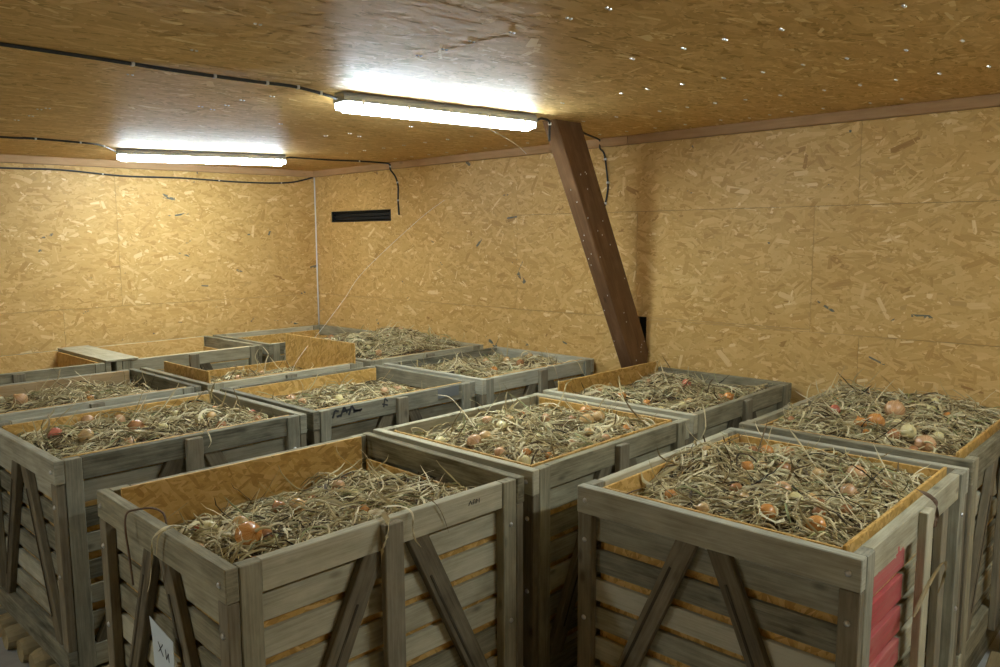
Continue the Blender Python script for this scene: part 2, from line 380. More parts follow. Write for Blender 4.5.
# dark slot in the wall behind the brace
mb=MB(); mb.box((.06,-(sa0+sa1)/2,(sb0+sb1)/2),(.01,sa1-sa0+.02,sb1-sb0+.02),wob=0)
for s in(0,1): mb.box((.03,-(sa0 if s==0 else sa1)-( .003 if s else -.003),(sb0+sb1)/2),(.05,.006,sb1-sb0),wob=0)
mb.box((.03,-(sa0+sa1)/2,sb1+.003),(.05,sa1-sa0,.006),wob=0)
o=mb.build('wall_slot',M['hole']); o['kind']='structure'
# diagonal brace timber
bt=Vector((-.935,-4.045,zc(-.93,-4.05)-.002)); bb=Vector((.015,-4.045,.911))
d=(bt-bb); L=d.length; x=d.normalized(); y=Vector((0,1,0)); z=x.cross(y)
br=empty('diagonal_brace',bb); tag(br,'dark brown slanting timber brace from the right wall up to the ceiling','beam')
mb=MB(); mb.box(d/2,(L+.10,.105,.225),np.array([x,y,z]).T,cham=.006,wob=.003,tint=.45)
ob=mb.build('timber',M['beam'],br)
# ceiling slices the raised end: trim timber ends by moving verts to the ceiling and to the wall plane
for v in ob.data.vertices:
    w=v.co+bb
    zz=zc(w.x,w.y)-.001
    if w.z>zz-.15 and (v.co-d).dot(x)>-.2:
        k=(zz-w.z)/x.z; v.co=v.co+x*k
    elif v.co.dot(x)<.15:
        if w.x>-.003: v.co=v.co+x*((-.003-w.x)/x.x)
fk=None
for k in range(34):
    t=R_.uniform(.02,.95)
    q=d*t-y*.0528+z*R_.uniform(-.10,.10) if R_.random()<.5 else d*t+y*R_.uniform(-.04,.04)+z*(.1128 if z.x<0 else -.1128)
    if fk is None:
        mb=MB(); mb.box((0,0,0),(.004,.003,.008),None,cham=.0005,wob=0); fk=mb.build('paint_fleck',M['clip'],br); o=fk
    else: o=fk.copy(); C.objects.link(o); o.parent=br
    o.location=q
# screws in pairs along the joists
sc0=MB(); sc0.tube([(-.009,0,0),(-.009,0,-.003),(-.009,0,-.005)],[.006,.0055,.002],8); sc0.tube([(.009,0,0),(.009,0,-.003),(.009,0,-.005)],[.006,.0055,.002],8)
SC=[(-2.76,-5.68),(-2.76,-5.53),(-2.14,-5.74),(-2.13,-5.94),(-2.13,-5.57),(-2.12,-5.34),(-2.13,-6.32),(-1.49,-6.33),(-1.48,-6.14),(-1.5,-5.93),(-1.51,-5.76),(-1.49,-5.58),(-1.49,-5.4),(-1.5,-5.2),(-1.51,-5.02),(-1.51,-4.87),(-0.88,-6.29),(-0.87,-6.1),(-0.86,-5.92),(-0.85,-5.76),(-0.84,-5.59),(-0.86,-5.38),(-0.87,-5.2),(-0.89,-5.04),(-0.88,-4.87),(-0.87,-4.69),(-0.26,-5.77),(-0.25,-5.61),(-0.25,-5.36),(-0.27,-5.19),(-0.25,-5.05),(-0.22,-4.91),(-0.27,-4.75),(-3.42,-4.81),(-3.4,-4.34),(-3.39,-3.76),(-3.35,-2.64),(-3.37,-2.58),(-3.33,-2.31),(-3.34,-2.1),(-2.73,-3.31),(-2.72,-3.14),(-2.7,-3.69),(-2.75,-3.5),(-2.81,-3.19),(-1.45,-2.71),(-1.59,-2.79),(-1.64,-2.59),(-2.17,-2.9),(-2.76,-5.29),(-2.77,-5.11),(-2.76,-4.96),(-2.76,-4.82)]
SC+=[(-.26,-4.5+.22*k) for k in range(14)]+[(-.87,-4.4+.24*k) for k in range(12)]+[(-1.5,-4.5+.3*k) for k in range(5)]
first=None
for (x_,y_) in SC[:98]:
    if first is None: o=first=sc0.build('screw_pair',M['screw'],ce)
    else: o=first.copy(); C.objects.link(o); o.parent=ce
    o.location=(x_,y_,zc(x_,y_)-.0015)
# ------------------------------------------------------------------ lamps
def lamp(p0,p1,label,drop=.0):
    p0=Vector((p0[0],p0[1],zc(*p0)));p1=Vector((p1[0],p1[1],zc(*p1)))
    c=(p0+p1)/2; L=(p1-p0).length; x=(p1-p0).normalized(); y=Vector((0,0,1)).cross(x).normalized(); z=x.cross(y)
    root=empty('ceiling_light',c); root.rotation_euler=Matrix((x,y,z)).transposed().to_euler(); tag(root,label,'light','sealed tube lights under the ceiling')
    def prism(prof,x0,x1,name,mat,inset=0):
        mb=MB(); n=len(prof); k=len(mb.v)
        mb.v+=[[x0,a,b2] for a,b2 in prof]+[[x1,a,b2] for a,b2 in prof]
        for i in range(n):
            j=(i+1)%n; mb.f.append([i,j,n+j,n+i]); mb.uv+=[(0,0)]*4; mb.t.append(.5)
        mb.f.append(list(range(n))[::-1]); mb.f.append([n+i for i in range(n)]); mb.uv+=[(0,0)]*2*n; mb.t+=[.5,.5]
        return mb.build(name,mat,root)
    prism([(-.035,-.002),(-.050,-.020),(-.052,-.046),(.052,-.046),(.050,-.020),(.035,-.002)],-L/2,L/2,'housing',M['housing'])
    prism([(-.050,-.046),(-.047,-.062),(-.036,-.080),(-.018,-.090),(.018,-.090),(.036,-.080),(.047,-.062),(.050,-.046)],-L/2+.028,L/2-.028,'diffuser',M['tube'])
    for s in(-1,1):
        mb=MB(); mb.box((s*(L/2-.014),0,-.062),(.026,.088,.034),cham=.008,wob=0); mb.build('end_cap',M['cap'],root)
    for k in range(5):
        for s in(-1,1):
            mb=MB(); mb.box((-L/2+.1+k*(L-.2)/4,s*.0535,-.046),(.016,.005,.026),cham=.001,wob=0); mb.build('clip',M['clip'],root)
    return root
lamp((-2.367,-.964),(-1.17,-1.32),'lit tube light on the ceiling nearer the back wall, left of centre')
lamp((-2.528,-3.985),(-1.29,-4.105),'lit tube light on the ceiling ending beside the slanting beam')
lamp((-2.55,-7.55),(-1.29,-7.65),'lit tube light on the ceiling right of the camera, outside the photo')
lamp((-6.9,-3.9),(-5.64,-4.0),'lit tube light on the ceiling over the left aisle, outside the photo')
# ------------------------------------------------------------------ cables
def smooth_path(p,n=6):
    p=[Vector(q) for q in p]; out=[]
    for i in range(len(p)-1):
        a=p[max(i-1,0)];b2=p[i];c=p[i+1];d2=p[min(i+2,len(p)-1)]
        for k in range(n):
            t=k/n; out.append(.5*((2*b2)+(c-a)*t+(2*a-5*b2+4*c-d2)*t*t+(3*b2-a-3*c+d2)*t**3))
    out.append(p[-1]); return out
def cable(name,pts,r,label,clips=(),mat='black',cat='cable',clipdir='z'):
    P=smooth_path(pts); mb=MB(); mb.tube(P,r,8); o=mb.build(name,M[mat],None,True); tag(o,label,cat)
    for i in clips:
        q=P[int(i*(len(P)-1))]; mb=MB(); mb.box(q,(.012,.02,.016) if clipdir=='z' else (.016,.016,.010),cham=.002,wob=0); mb.build('cable_clip',M['clip'],o)
    return o
def ct(x,y,dz=.008): return (x,y,zc(x,y)-dz)
cable('power_cable',[ct(-4.6,-4.03),ct(-3.92,-4.011),ct(-3.64,-4.004),ct(-3.31,-3.993,.01),ct(-3.0,-4.007,.012),ct(-2.78,-4.035,.016),ct(-2.54,-3.985,.03)],.007,'black cable along the ceiling from the left edge to the tube light beside the beam',(.42,.60,.74,.86,.93))
cable('power_cable',[ct(-4.2,-1.25),ct(-3.2,-1.26),ct(-3.05,-1.30),ct(-2.756,-1.265),ct(-2.56,-1.18),ct(-2.36,-.97,.03)],.0065,'black cable on the ceiling feeding the left end of the far tube light',(.45,.65,.85))
cable('power_cable',[ct(-1.16,-1.325,.03),ct(-1.03,-1.22),ct(-.655,-1.223),ct(-.39,-1.29),ct(-.13,-1.285),ct(-.06,-1.31,.02),(-.055,-1.315,2.60),(-.012,-1.33,2.54),(-.01,-1.367,2.45),(-.01,-1.362,2.32),(-.01,-1.372,2.185)],.007,'black cable from the far tube light that drops down the wall beside the vent',(.3,.55,.78,.9))
cable('power_cable',[(-4.2,-.012,2.50),(-2.88,-.012,2.528),(-2.45,-.012,2.538),(-1.95,-.012,2.515),(-1.44,-.012,2.524),(-.9,-.012,2.515),(-.5,-.012,2.522),(-.25,-.012,2.545),(-.03,-.012,2.60)],.0075,'black cable along the top of the back wall under the batten',(.35,.6,.8),clipdir='y')
cable('power_cable',[ct(-.70,-3.96),ct(-.4,-3.82),ct(-.06,-3.69,.012),(-.052,-3.69,2.61),(-.012,-3.70,2.57),(-.012,-3.725,2.44),(-.01,-3.735,2.33),(-.01,-3.72,2.24),(-.01,-3.705,2.18)],.0065,'black cable that drops down the wall just right of the slanting beam',(.55,.72,.92))
cable('power_cable',[ct(-1.285,-4.14,.035),ct(-1.22,-4.12,.015),ct(-1.13,-4.105,.02),(-1.09,-4.075,2.60),(-1.06,-4.05,2.545)],.007,'short black cable looping from the tube light onto the head of the beam',(.6,))
mb=MB(); mb.tube([(-.010,-.010,2.600),(-.010,-.011,2.2),(-.011,-.010,1.6),(-.010,-.010,1.05)],.007,8); o=mb.build('corner_cord',M['white'],None,True); tag(o,'thin white cord running straight down the corner of the two walls','cord')
P=smooth_path([(-.012,-2.0,2.30),(-.25,-1.93,2.13),(-.819,-1.9,1.712),(-1.025,-1.9,1.494),(-1.223,-1.9,1.293),(-1.40,-1.9,1.13),(-1.50,-1.9,1.02),(-1.55,-1.9,.93)]); mb=MB(); mb.tube(P,.0014,5); o=mb.build('hanging_thread',M['white'],None,True); tag(o,'fine pale thread hanging down into the crate with the raised board','thread')
P=smooth_path([(-1.90,-4.12,2.575),(-1.80,-4.2,2.545),(-1.654,-4.2,2.515),(-1.518,-4.2,2.47),(-1.44,-4.2,2.43)]); mb=MB(); mb.tube(P,.0013,5); o=mb.build('hanging_thread',M['white'],None,True); tag(o,'short pale thread dangling from the tube light beside the beam','thread')
# ------------------------------------------------------------------ crates
W,Dp=1.2,1.003
hx,hy=.6,.5015
bolt=MB(); bolt.tube([(0,0,0),(0,0,.003),(0,0,.006),(0,0,.008)],[.010,.0095,.007,.003],10)
bolt_me=bolt.build('bolt',M['steel'],None,True); bolt_mesh=bolt_me.data; bpy.data.objects.remove(bolt_me)
def rotx(a): return np.array(Matrix.Rotation(a,3,'X'))
def roty(a): return np.array(Matrix.Rotation(a,3,'Y'))
def crate(x,y0,y1,label,lin,opts={}):
    global NP
    NP=np.random.RandomState(int(abs(x*1000)+abs(y0*777))%99991)
    root=empty('slatted_crate',(x+hx,(y0+y1)/2,0)); tag(root,label,'crate','slatted wooden crates of onions')
    G=M['cool'] if opts.get('cool') else M['grey']; g=M['redgrey'] if opts.get('red') else G; bz=.14
    def part(name,mat,fn,label=None):
        mb=MB(); fn(mb); o=mb.build(name,mat,root)
        if label: o['label']=label
        return o
    for s in(-1,1):
        part('end_rail',G,lambda m_: m_.box((s*(hx-.02),0,H-.05),(.04,2*hy,.10),cham=.003,wob=.001))
        part('end_rail',G,lambda m_: m_.box((s*(hx-.02),0,bz+.05),(.04,2*hy,.10),cham=.003,wob=.001))
        for t in(-1,1):
            part('end_stile',M['brace'],lambda m_: m_.box((s*(hx-.021),t*(hy-.032),(H-.1+bz+.1)/2),(.036,.06,H-.2-bz-.004),cham=.003,tint=.62))
            part('corner_post',G if t>0 or not opts.get('brownpost') else M['brace'],lambda m_: m_.box((s*(hx-.0765),t*(hy-.0215),((H if not(opts.get('lowrear') and t>0) else H-.09)+bz)/2-.001),(.068,.043,(H if not(opts.get('lowrear') and t>0) else H-.09)-bz-.002),cham=.003,tint=.42))
            # end braces
            def eb(m_):
                za,zb=H-.09,bz+.09; ya,yb=t*.052,t*.375
                L=math.hypot(za-zb,yb-ya); a=math.atan2(yb-ya,za-zb)
                m_.box((s*(hx-.0235),(ya+yb)/2,(za+zb)/2),(.031,.072,L),rotx(a),cham=.003,tint=NP.uniform(.2,.6))
                m_.box((s*(hx-.0065),(ya+yb)/2+.012,(za+zb)/2),(.002,.010,L*.7),rotx(a),cham=.0005,tint=.0)
            part('end_brace',M['brace'],eb)
        def es(m_):
            for k in range(7):
                z=H-.117-.0475-k*.115
                if z-.0475<bz+.01: z=bz+.06
                m_.box((s*(hx-.049),NP.uniform(-.002,.002),z+NP.uniform(-.004,.004)),(.018,2*hy-.09,(.089 if not opts.get('red') else .086)+NP.uniform(-.007,.003)),cham=.002)
        part('end_slats',G,es)
    for s in(-1,1):
        if not(opts.get('lowrear') and s>0): part('side_rail',g,lambda m_: m_.box((0,s*(hy-.026),H-.051),(2*hx-.224,.036,.098),cham=.003,wob=.001))
        part('side_rail',G,lambda m_: m_.box((0,s*(hy-.026),bz+.05),(2*hx-.224,.036,.10),cham=.003,wob=.001))
        if not(opts.get('lowrear') and s>0): part('center_post',g if opts.get('red') and s<0 else M['brace'],lambda m_: m_.box((0 if opts.get('red') else opts.get('px',0)+NP.uniform(-.01,.01),s*(hy+.006),(H-.010+bz)/2),(.076,.028,H-.010-bz),cham=.003,tint=.75))
        if not (opts.get('nobrace') and s<0):
            for t in(-1,1):
                def sb(m_):
                    za,zb=H-.085,bz+.085; xa,xb=t*.082,t*.445
                    L=math.hypot(za-zb,xb-xa); a=math.atan2(xa-xb,za-zb)
                    m_.box(((xa+xb)/2,s*(hy-.0265),(za+zb)/2),(.080,.031,L),roty(a),cham=.003,tint=NP.uniform(.2,.6))
                    m_.box(((xa+xb)/2-.012,s*(hy-.0105),(za+zb)/2-.02),(.009,.002,L*.62),roty(a),cham=.0005,tint=0.)
                part('side_brace',M['brace'],sb)
        if opts.get('red') and s<0:
            part('side_stile',M['brace'],lambda m_: m_.box((.33,s*(hy-.024),H/2+.06),(.07,.03,H-.14),cham=.003,tint=.8))
        def ss(m_):
            for k in range(7):
                z=H-.117-.0475-k*.115
                if z-.0475<bz+.01: z=bz+.06
                m_.box((NP.uniform(-.002,.002),s*(hy-.053),z+NP.uniform(-.004,.004)),(2*hx-.12,.018,.088+NP.uniform(-.008,.003)),cham=.002)
        part('side_slats',g,ss)
    lm=M['osbfar'] if opts.get('pale') else M['liner']
    for key,(hgt,a,b2) in lin.items():
        top=H+hgt; z0=bz+.02; mt=lm
        if key in('B','F'):
            s=1 if key=='B' else -1; xa,xb=-hx+.062+a,hx-.062-b2
            if opts.get('tanback') and key=='B': mt=M['tan']
            o=part('liner_board',mt,lambda m_: m_.box(((xa+xb)/2,s*(hy-.070),(top+z0)/2),(xb-xa,.012,top-z0),cham=.002,wob=.001))
        else:
            s=1 if key=='R' else -1; ya,yb=-hy+.078+a,hy-.078-b2
            o=part('liner_board',mt,lambda m_: m_.box((s*(hx-.067),(ya+yb)/2,(top+z0)/2),(.012,yb-ya,top-z0),cham=.002,wob=.001))
    part('floor_board',G,lambda m_: m_.box((0,0,bz+.01),(2*hx-.13,2*hy-.13,.018),cham=.002))
    if not opts.get('nobearer'):
        for t in(-1,0,1): part('bearer',G,lambda m_: m_.box((0,t*(hy-.06),bz/2-.001),(2*hx-.05,.09,bz-.002),cham=.004))
    if opts.get('bolts'):
        for (yy,zz,sd) in ((.465,H-.05,1),(-.465,H-.05,1),(.468,H-.2,1),(-.468,H-.2,1),(.468,H-.5,1),(-.468,H-.5,1)):
            b_=bpy.data.objects.new('bolt',bolt_mesh); C.objects.link(b_); b_.parent=root; b_.location=(-hx+.001 if zz>H-.1 else -hx+.004,yy,zz); b_.rotation_euler=(0,-math.pi/2,0)
        for zz in (H-.17,H-.55):
            b_=bpy.data.objects.new('bolt',bolt_mesh); C.objects.link(b_); b_.parent=root; b_.location=(hx-.0765,-hy+.001,zz); b_.rotation_euler=(math.pi/2,0,0)
    return root
CX=dict(R=-3.75,Q=-2.51,P=-1.248)
RW={'5':(-6.408,-5.405),'4':(-5.163,-4.16),'3':(-3.658,-2.655),'2':(-2.50,-1.497),'1':(-1.09,-.087)}
std={'B':(-.002,0,0),'F':(-.005,0,0),'L':(-.10,0,0),'R':(-.10,0,0)}
def L_(**k): d=dict(std); d.update(k); return d
CR={
'R4':('slatted crate with hanging paper tag and bent wire, nearest in the left half',L_(B=(.008,.0,.03),F=(-.04,0,0)),dict(bolts=True,px=-.028,h=(-.118,.016,-.0))),
'Q5':('slatted crate with red painted slats on its right side, nearest in the right half',L_(B=(-.01,0,0),F=(.005,0,.0),L=(-.006,0,0),R=(-.012,0,0)),dict(red=True,cool=True,nobrace=True,bolts=True,h=(-.065,.035,-.01))),
'P5':('slatted crate filled above its rim, by the right wall behind the red painted crate',L_(L=(-.006,0,0),F=(.014,0,0),B=(-.02,0,0),R=(-.02,0,0)),dict(h=(-.05,.025,.04))),
'Q4':('slatted crate in the middle, touching the right end of the paper tagged crate',L_(L=(-.004,0,0),F=(-.004,0,0),B=(-.13,0,0),R=(-.006,0,0)),dict(bolts=True,h=(-.07,.028,.01))),
'P4':('slatted crate under the foot of the slanting beam, with a raised board along its rear',L_(B=(.048,.0,-.02),L=(-.05,0,0),R=(-.09,0,0),F=(-.03,0,0)),dict(h=(-.075,.03,-.02))),
'R3':('tall grey crate on round posts at the left edge, behind the paper tagged crate',L_(B=(-.012,0,0)),dict(nobearer=True,cool=True,bolts=True,h=(-.075,.025,-.04))),
'Q3':('slatted crate with black stencil marks and a small grey plate on its front rail',L_(B=(-.008,0,0),L=(-.02,0,0)),dict(cool=True,h=(-.125,.025,.0))),
'P3':('slatted crate against the right wall just left of the slanting beam',L_(B=(-.10,0,0),R=(-.10,0,0)),dict(cool=True,h=(-.085,.03,.0))),
'R2':('slatted crate with a tan plank lining, at the left edge behind the tall grey crate',L_(B=(-.002,0,0),R=(-.11,0,0)),dict(cool=True,tanback=True,h=(-.10,.05,.0))),
'Q2':('low filled slatted crate between two raised chipboard sheets',L_(L=(.065,.02,.18),R=(.145,-.07,.0),B=(-.075,0,0),F=(-.003,0,0)),dict(lowrear=True,h=(-.17,.03,.0))),
'P2':('slatted crate heaped high with dry tops along the right wall near the corner',L_(),dict(h=(.0,.045,.04))),
'R1':('empty looking slatted crate by the back wall at the left edge',L_(B=(.0,0,0),R=(-.004,0,0),F=(-.05,0,0)),dict(pale=True,h=(-.45,.03,.0))),
'Q1':('slatted crate by the back wall beside the flat grey board',L_(B=(.0,0,0),R=(-.09,0,0)),dict(pale=True,h=(-.45,.03,.0))),
'P1':('slatted crate pushed into the corner of the two walls',L_(B=(-.045,0,0),R=(-.10,0,0)),dict(h=(-.30,.03,.0))),
}
roots={}
for k,(lab,lin,op) in CR.items():
    
    x0_,(y0_,y1_)=CX[k[0]],RW[k[1]]
    if k=='R4': x0_,y0_,y1_=-3.783,-5.185,-4.182
    if k=='Q4': x0_,y0_,y1_=-2.528,-5.185,-4.182
    if k=='Q5': x0_,y0_,y1_=-2.548,-6.418,-5.415
    roots[k]=crate(x0_,y0_,y1_,lab,lin,op)
    if k=='R4': roots[k].rotation_euler=(0,0,-.030)
# ------------------------------------------------------------------ filling
def hfun(k):
    base,amp,tilt=CR[k][2]['h']; rs=np.random.RandomState(hash_(k)); ph=rs.uniform(0,6.28,(6,2)); fr=rs.uniform(2.5,13,(6,2))*np.sign(rs.uniform(-1,1,(6,2))); am=amp*np.array([.5,.4,.3,.25,.2,.15])
    def f(x,y):
        z=np.zeros_like(x)
        for i in range(6): z=z+am[i]*np.sin(fr[i,0]*x+ph[i,0])*np.cos(fr[i,1]*y+ph[i,1])
        e=np.minimum(np.minimum(.54-np.abs(x),.43-np.abs(y)),.15)/.15
        dome=.02*e
        extra=0
        if k=='R4': extra=-.085*np.clip((y+.02)/.42,0,1)+.05*np.exp(-((x-.25)**2+(y-.36)**2)/.004)
        if k=='Q5': extra=.045*np.exp(-((x-.05)**2+(y-.33)**2)/.03)-.03*np.clip(x-.2,0,1)
        if k=='P2': extra=.06*np.exp(-((x+.1)**2+(y-.2)**2)/.08)
        if k=='P5': extra=.05*np.clip(x/.5,0,1)
        if k=='P3': extra=.07*np.exp(-((x+.28)**2+(y-.1)**2)/.02)
        return H+base+z+dome+tilt*y+extra
    return f
def hash_(k): return (ord(k[0])*31+ord(k[1])*7)%9973
HF={k:hfun(k) for k in CR}
FILL={'R4':1.35,'Q5':1.5,'P5':1.25,'Q4':1.3,'P4':1.0,'R3':1.2,'Q3':.9,'P3':.8,'R2':.9,'Q2':.75,'P2':.9,'R1':.3,'Q1':.3,'P1':.3}
SLAB={'R4':'dry curled leaf tops and chaff filling the paper tagged crate nearest on the left','Q5':'dry curled leaf tops filling the crate with red painted slats','P5':'dry leaf tops heaped above the rim of the crate by the right wall','Q4':'dry leaf tops filling the middle crate','P4':'dry leaf tops filling the crate under the foot of the slanting beam','R3':'dry leaf tops filling the tall grey crate at the left edge','Q3':'dry leaf tops in the crate with black stencil marks','P3':'dry leaf tops in the crate just left of the slanting beam','R2':'dry leaf tops in the crate with the tan plank lining','Q2':'dry leaf tops in the low filled crate between raised chipboard sheets','P2':'tall heap of dry leaf tops on the right wall side near the corner','R1':'dry leaf tops low in the crate by the back wall at the left edge','Q1':'dry leaf tops low in the crate beside the flat grey board','P1':'dry leaf tops low in the crate in the corner'}
def strands(rs,n,h,K=8,lmin=.07,lmax=.24,wmin=.0018,wmax=.0062,lift=.024,bx=.518,by=.416,up=.06):
    L=rs.uniform(lmin,lmax,n)*rs.choice([.45,1,1],n)
    x=rs.uniform(-bx,bx,n); y=rs.uniform(-by,by,n); th=rs.uniform(0,6.283,n)
    # clumps share a heading
    ce_=rs.randint(0,40,n); cth=rs.uniform(0,6.283,40); cx=rs.uniform(-bx,bx,40); cy=rs.uniform(-by,by,40); m_=rs.rand(n)<.45
    x[m_]=(cx[ce_]+rs.normal(0,.05,n))[m_]; y[m_]=(cy[ce_]+rs.normal(0,.05,n))[m_]; th[m_]=(cth[ce_]+rs.normal(0,.45,n))[m_]
    kap=rs.normal(0,9,n); kk=rs.normal(0,14,n)
    P=np.zeros((n,K,3)); T=th.copy(); px=x.copy();py=y.copy(); ds=L/(K-1)
    el=np.zeros(n)
    z0=rs.uniform(-.004,lift,n); arch=rs.uniform(0,.03,n)*(L/.15); stick=(rs.rand(n)<up)*rs.uniform(.3,.9,n)
    for i in range(K):
        s=i/(K-1)
        cx_=np.clip(px,-bx,bx); cy_=np.clip(py,-by,by)
        P[:,i,0]=cx_;P[:,i,1]=cy_;P[:,i,2]=h(cx_,cy_)+z0+arch*np.sin(math.pi*s)+stick*L*s**1.5+rs.normal(0,.0018,n)
        T=T+(kap+kk*(s-.5))*ds+rs.normal(0,.12,n); px=px+np.cos(T)*ds*(1-.6*stick*s); py=py+np.sin(T)*ds*(1-.6*stick*s)
    return P,L
def ribbon(rs,P,w,tint,th=.45):
    n,K,_=P.shape
    T=np.gradient(P,axis=1); T/=np.linalg.norm(T,axis=2,keepdims=True)+1e-9
    roll=rs.uniform(-1.2,1.2,(n,1))+np.cumsum(rs.normal(0,.25,(n,K)),1)
    up=np.zeros_like(T); up[...,2]=1
    S=np.cross(T,up); S/=np.linalg.norm(S,axis=2,keepdims=True)+1e-9; U=np.cross(S,T)
    A=S*np.cos(roll)[...,None]+U*np.sin(roll)[...,None]; B=np.cross(A,T)
    s=np.linspace(0,1,K); prof=(np.minimum(1,(1-s)*3+.25)*np.minimum(1,s*6+.5))[None,:,None]
    a=A*w[:,None,None]*prof/2; b=B*w[:,None,None]*prof*th/2
    V=np.stack([P+a,P+b,P-a,P-b],2)   # n,K,4,3
    idx=np.arange(n*K*4).reshape(n,K,4)
    F=np.stack([idx[:,:-1],np.roll(idx[:,:-1],-1,2),np.roll(idx[:,1:],-1,2),idx[:,1:]],-1).reshape(-1,4)
    cap1=idx[:,0][:, ::-1]; cap2=idx[:,-1]
    F=np.concatenate([F,cap1,cap2])
    tt=np.repeat(tint,(K-1)*4); tt=np.concatenate([tt,tint,tint])
    return V.reshape(-1,3),F,tt
def tints(rs,n):
    t=np.clip(rs.normal(.51,.24,n),0,.86); o=rs.rand(n); t[o<.06]=rs.uniform(.9,1,(o<.06).sum()); return t
fills={}
for k in CR:
    rs=np.random.RandomState(hash_(k)+5); h=HF[k]; f=FILL[k]
    Vs=[];Fs=[];Ts=[];Ms=[];base=0
    def add(V,F,T,mi):
        global base
        Vs.append(V);Fs.append(F+base);Ts.append(T);Ms.append(np.full(len(F),mi)); base+=len(V)
    # bed
    nx,ny=56,46
    gx,gy=np.meshgrid(np.linspace(-.522,.522,nx),np.linspace(-.42,.42,ny),indexing='ij')
    gz=h(gx,gy)-.012+rs.normal(0,.0045,gx.shape)
    V=np.stack([gx,gy,gz],-1).reshape(-1,3); I=np.arange(nx*ny).reshape(nx,ny)
    F=np.stack([I[:-1,:-1],I[1:,:-1],I[1:,1:],I[:-1,1:]],-1).reshape(-1,4); nt_=len(V)
    # skirt down into the crate so the filling has depth
    ring=np.concatenate([I[:,0],I[-1,1:],I[:-1,-1][::-1],I[0,1:-1][::-1]])
    low=V[ring].copy(); low[:,2]=.40; V2=np.concatenate([V,low]); m2=len(ring); j=np.arange(m2); jn=(j+1)%m2
    SK=np.stack([ring[j],nt_+j,nt_+jn,ring[jn]],-1)
    add(V2,np.concatenate([F,SK]),rs.rand(len(F)+len(SK)),1)
    n=int(1500*f)
    P,L=strands(rs,n,h); w=rs.uniform(.0025,.0095,n); V,F,T=ribbon(rs,P,w,tints(rs,n)); add(V,F,T,0)
    # short crumbs and torn skins
    n=int(1700*f); P,L=strands(rs,n,h,K=3,lmin=.014,lmax=.05,lift=.014,up=0); w=rs.uniform(.003,.012,n); t=np.clip(rs.normal(.38,.2,n),0,.8); V,F,T=ribbon(rs,P,w,t,.2); add(V,F,T,0)
    # broad papery leaves
    n=int(90*f); P,L=strands(rs,n,h,K=8,lmin=.10,lmax=.24,lift=.03,up=.03); w=rs.uniform(.008,.014,n); V,F,T=ribbon(rs,P,w,np.clip(rs.normal(.66,.1,n),0,.84),.15); add(V,F,T,0)
    me=bpy.data.meshes.new('dried_onion_tops')
    V=np.concatenate(Vs);F=np.concatenate(Fs)
    fill(me,V,F,None,np.concatenate(Ts),False,np.concatenate(Ms))
    me.materials.append(M['straw']); me.materials.append(M['chaff'])
    o=bpy.data.objects.new('dried_onion_tops',me); C.objects.link(o); o.location=roots[k].location
    tag(o,SLAB[k],'dried leaves',kind='stuff'); fills[k]=o
# ------------------------------------------------------------------ onions
def lathe(prof,n,name,mat):
    mb=MB(); K=len(prof)
    for r,z in prof:
        for j in range(n):
            a=2*math.pi*j/n; mb.v.append([r*math.cos(a),r*math.sin(a),z])
    for i in range(K-1):
        for j in range(n):
            jj=(j+1)%n; mb.f.append([i*n+j,i*n+jj,(i+1)*n+jj,(i+1)*n+j]); u0=j/n;u1=(j+1)/n; v0=i/K;v1=(i+1)/K
            mb.uv+=[(u0,v0),(u1,v0),(u1,v1),(u0,v1)]; mb.t.append(.5)
    mb.f.append(list(range(n))[::-1]); mb.uv+=[(0,0)]*n; mb.t.append(.5)
    mb.f.append([(K-1)*n+j for j in range(n)]); mb.uv+=[(0,0)]*n; mb.t.append(.5)
    return mb.build(name,mat,None,True)
protos={}
for c,m_ in OC.items():
    prof=[(.10,-.93),(.35,-.86),(.66,-.68),(.88,-.38),(1.0,0),(.95,.32),(.80,.58),(.58,.78),(.36,.92),(.22,1.04),(.16,1.18),(.15,1.30)]
    o=lathe(prof,18,'onion',m_)
    # bulbs are never perfectly round
    rs=np.random.RandomState(ord(c))
    for v in o.data.vertices:
        a=math.atan2(v.co.y,v.co.x); q=1+.04*math.sin(2*a+1)+.02*math.sin(5*a); v.co.x*=q; v.co.y*=q
    nk=MB(); 
    nk.tube(smooth_path([(0,0,1.25),(.05,.02,1.5),(.18,.08,1.8),(.45,.10,2.0),(.8,.05,2.05)],3),[.15,.15,.14,.13,.12,.12,.12,.11,.11,.10,.10,.10,.05],6,tint=.6)
    nko=nk.build('dried_neck',M['straw'],o,True)
    rt=MB()
    for j in range(7):
        a=j*.9; rt.tube([(0.05*math.cos(a),.05*math.sin(a),-.9),(.10*math.cos(a),.10*math.sin(a),-1.02),(.2*math.cos(a+.4),.2*math.sin(a+.4),-1.1)],.018,4,tint=.5)
    rto=rt.build('root_tuft',M['straw'],o)
    protos[c]=(o,nko,rto)
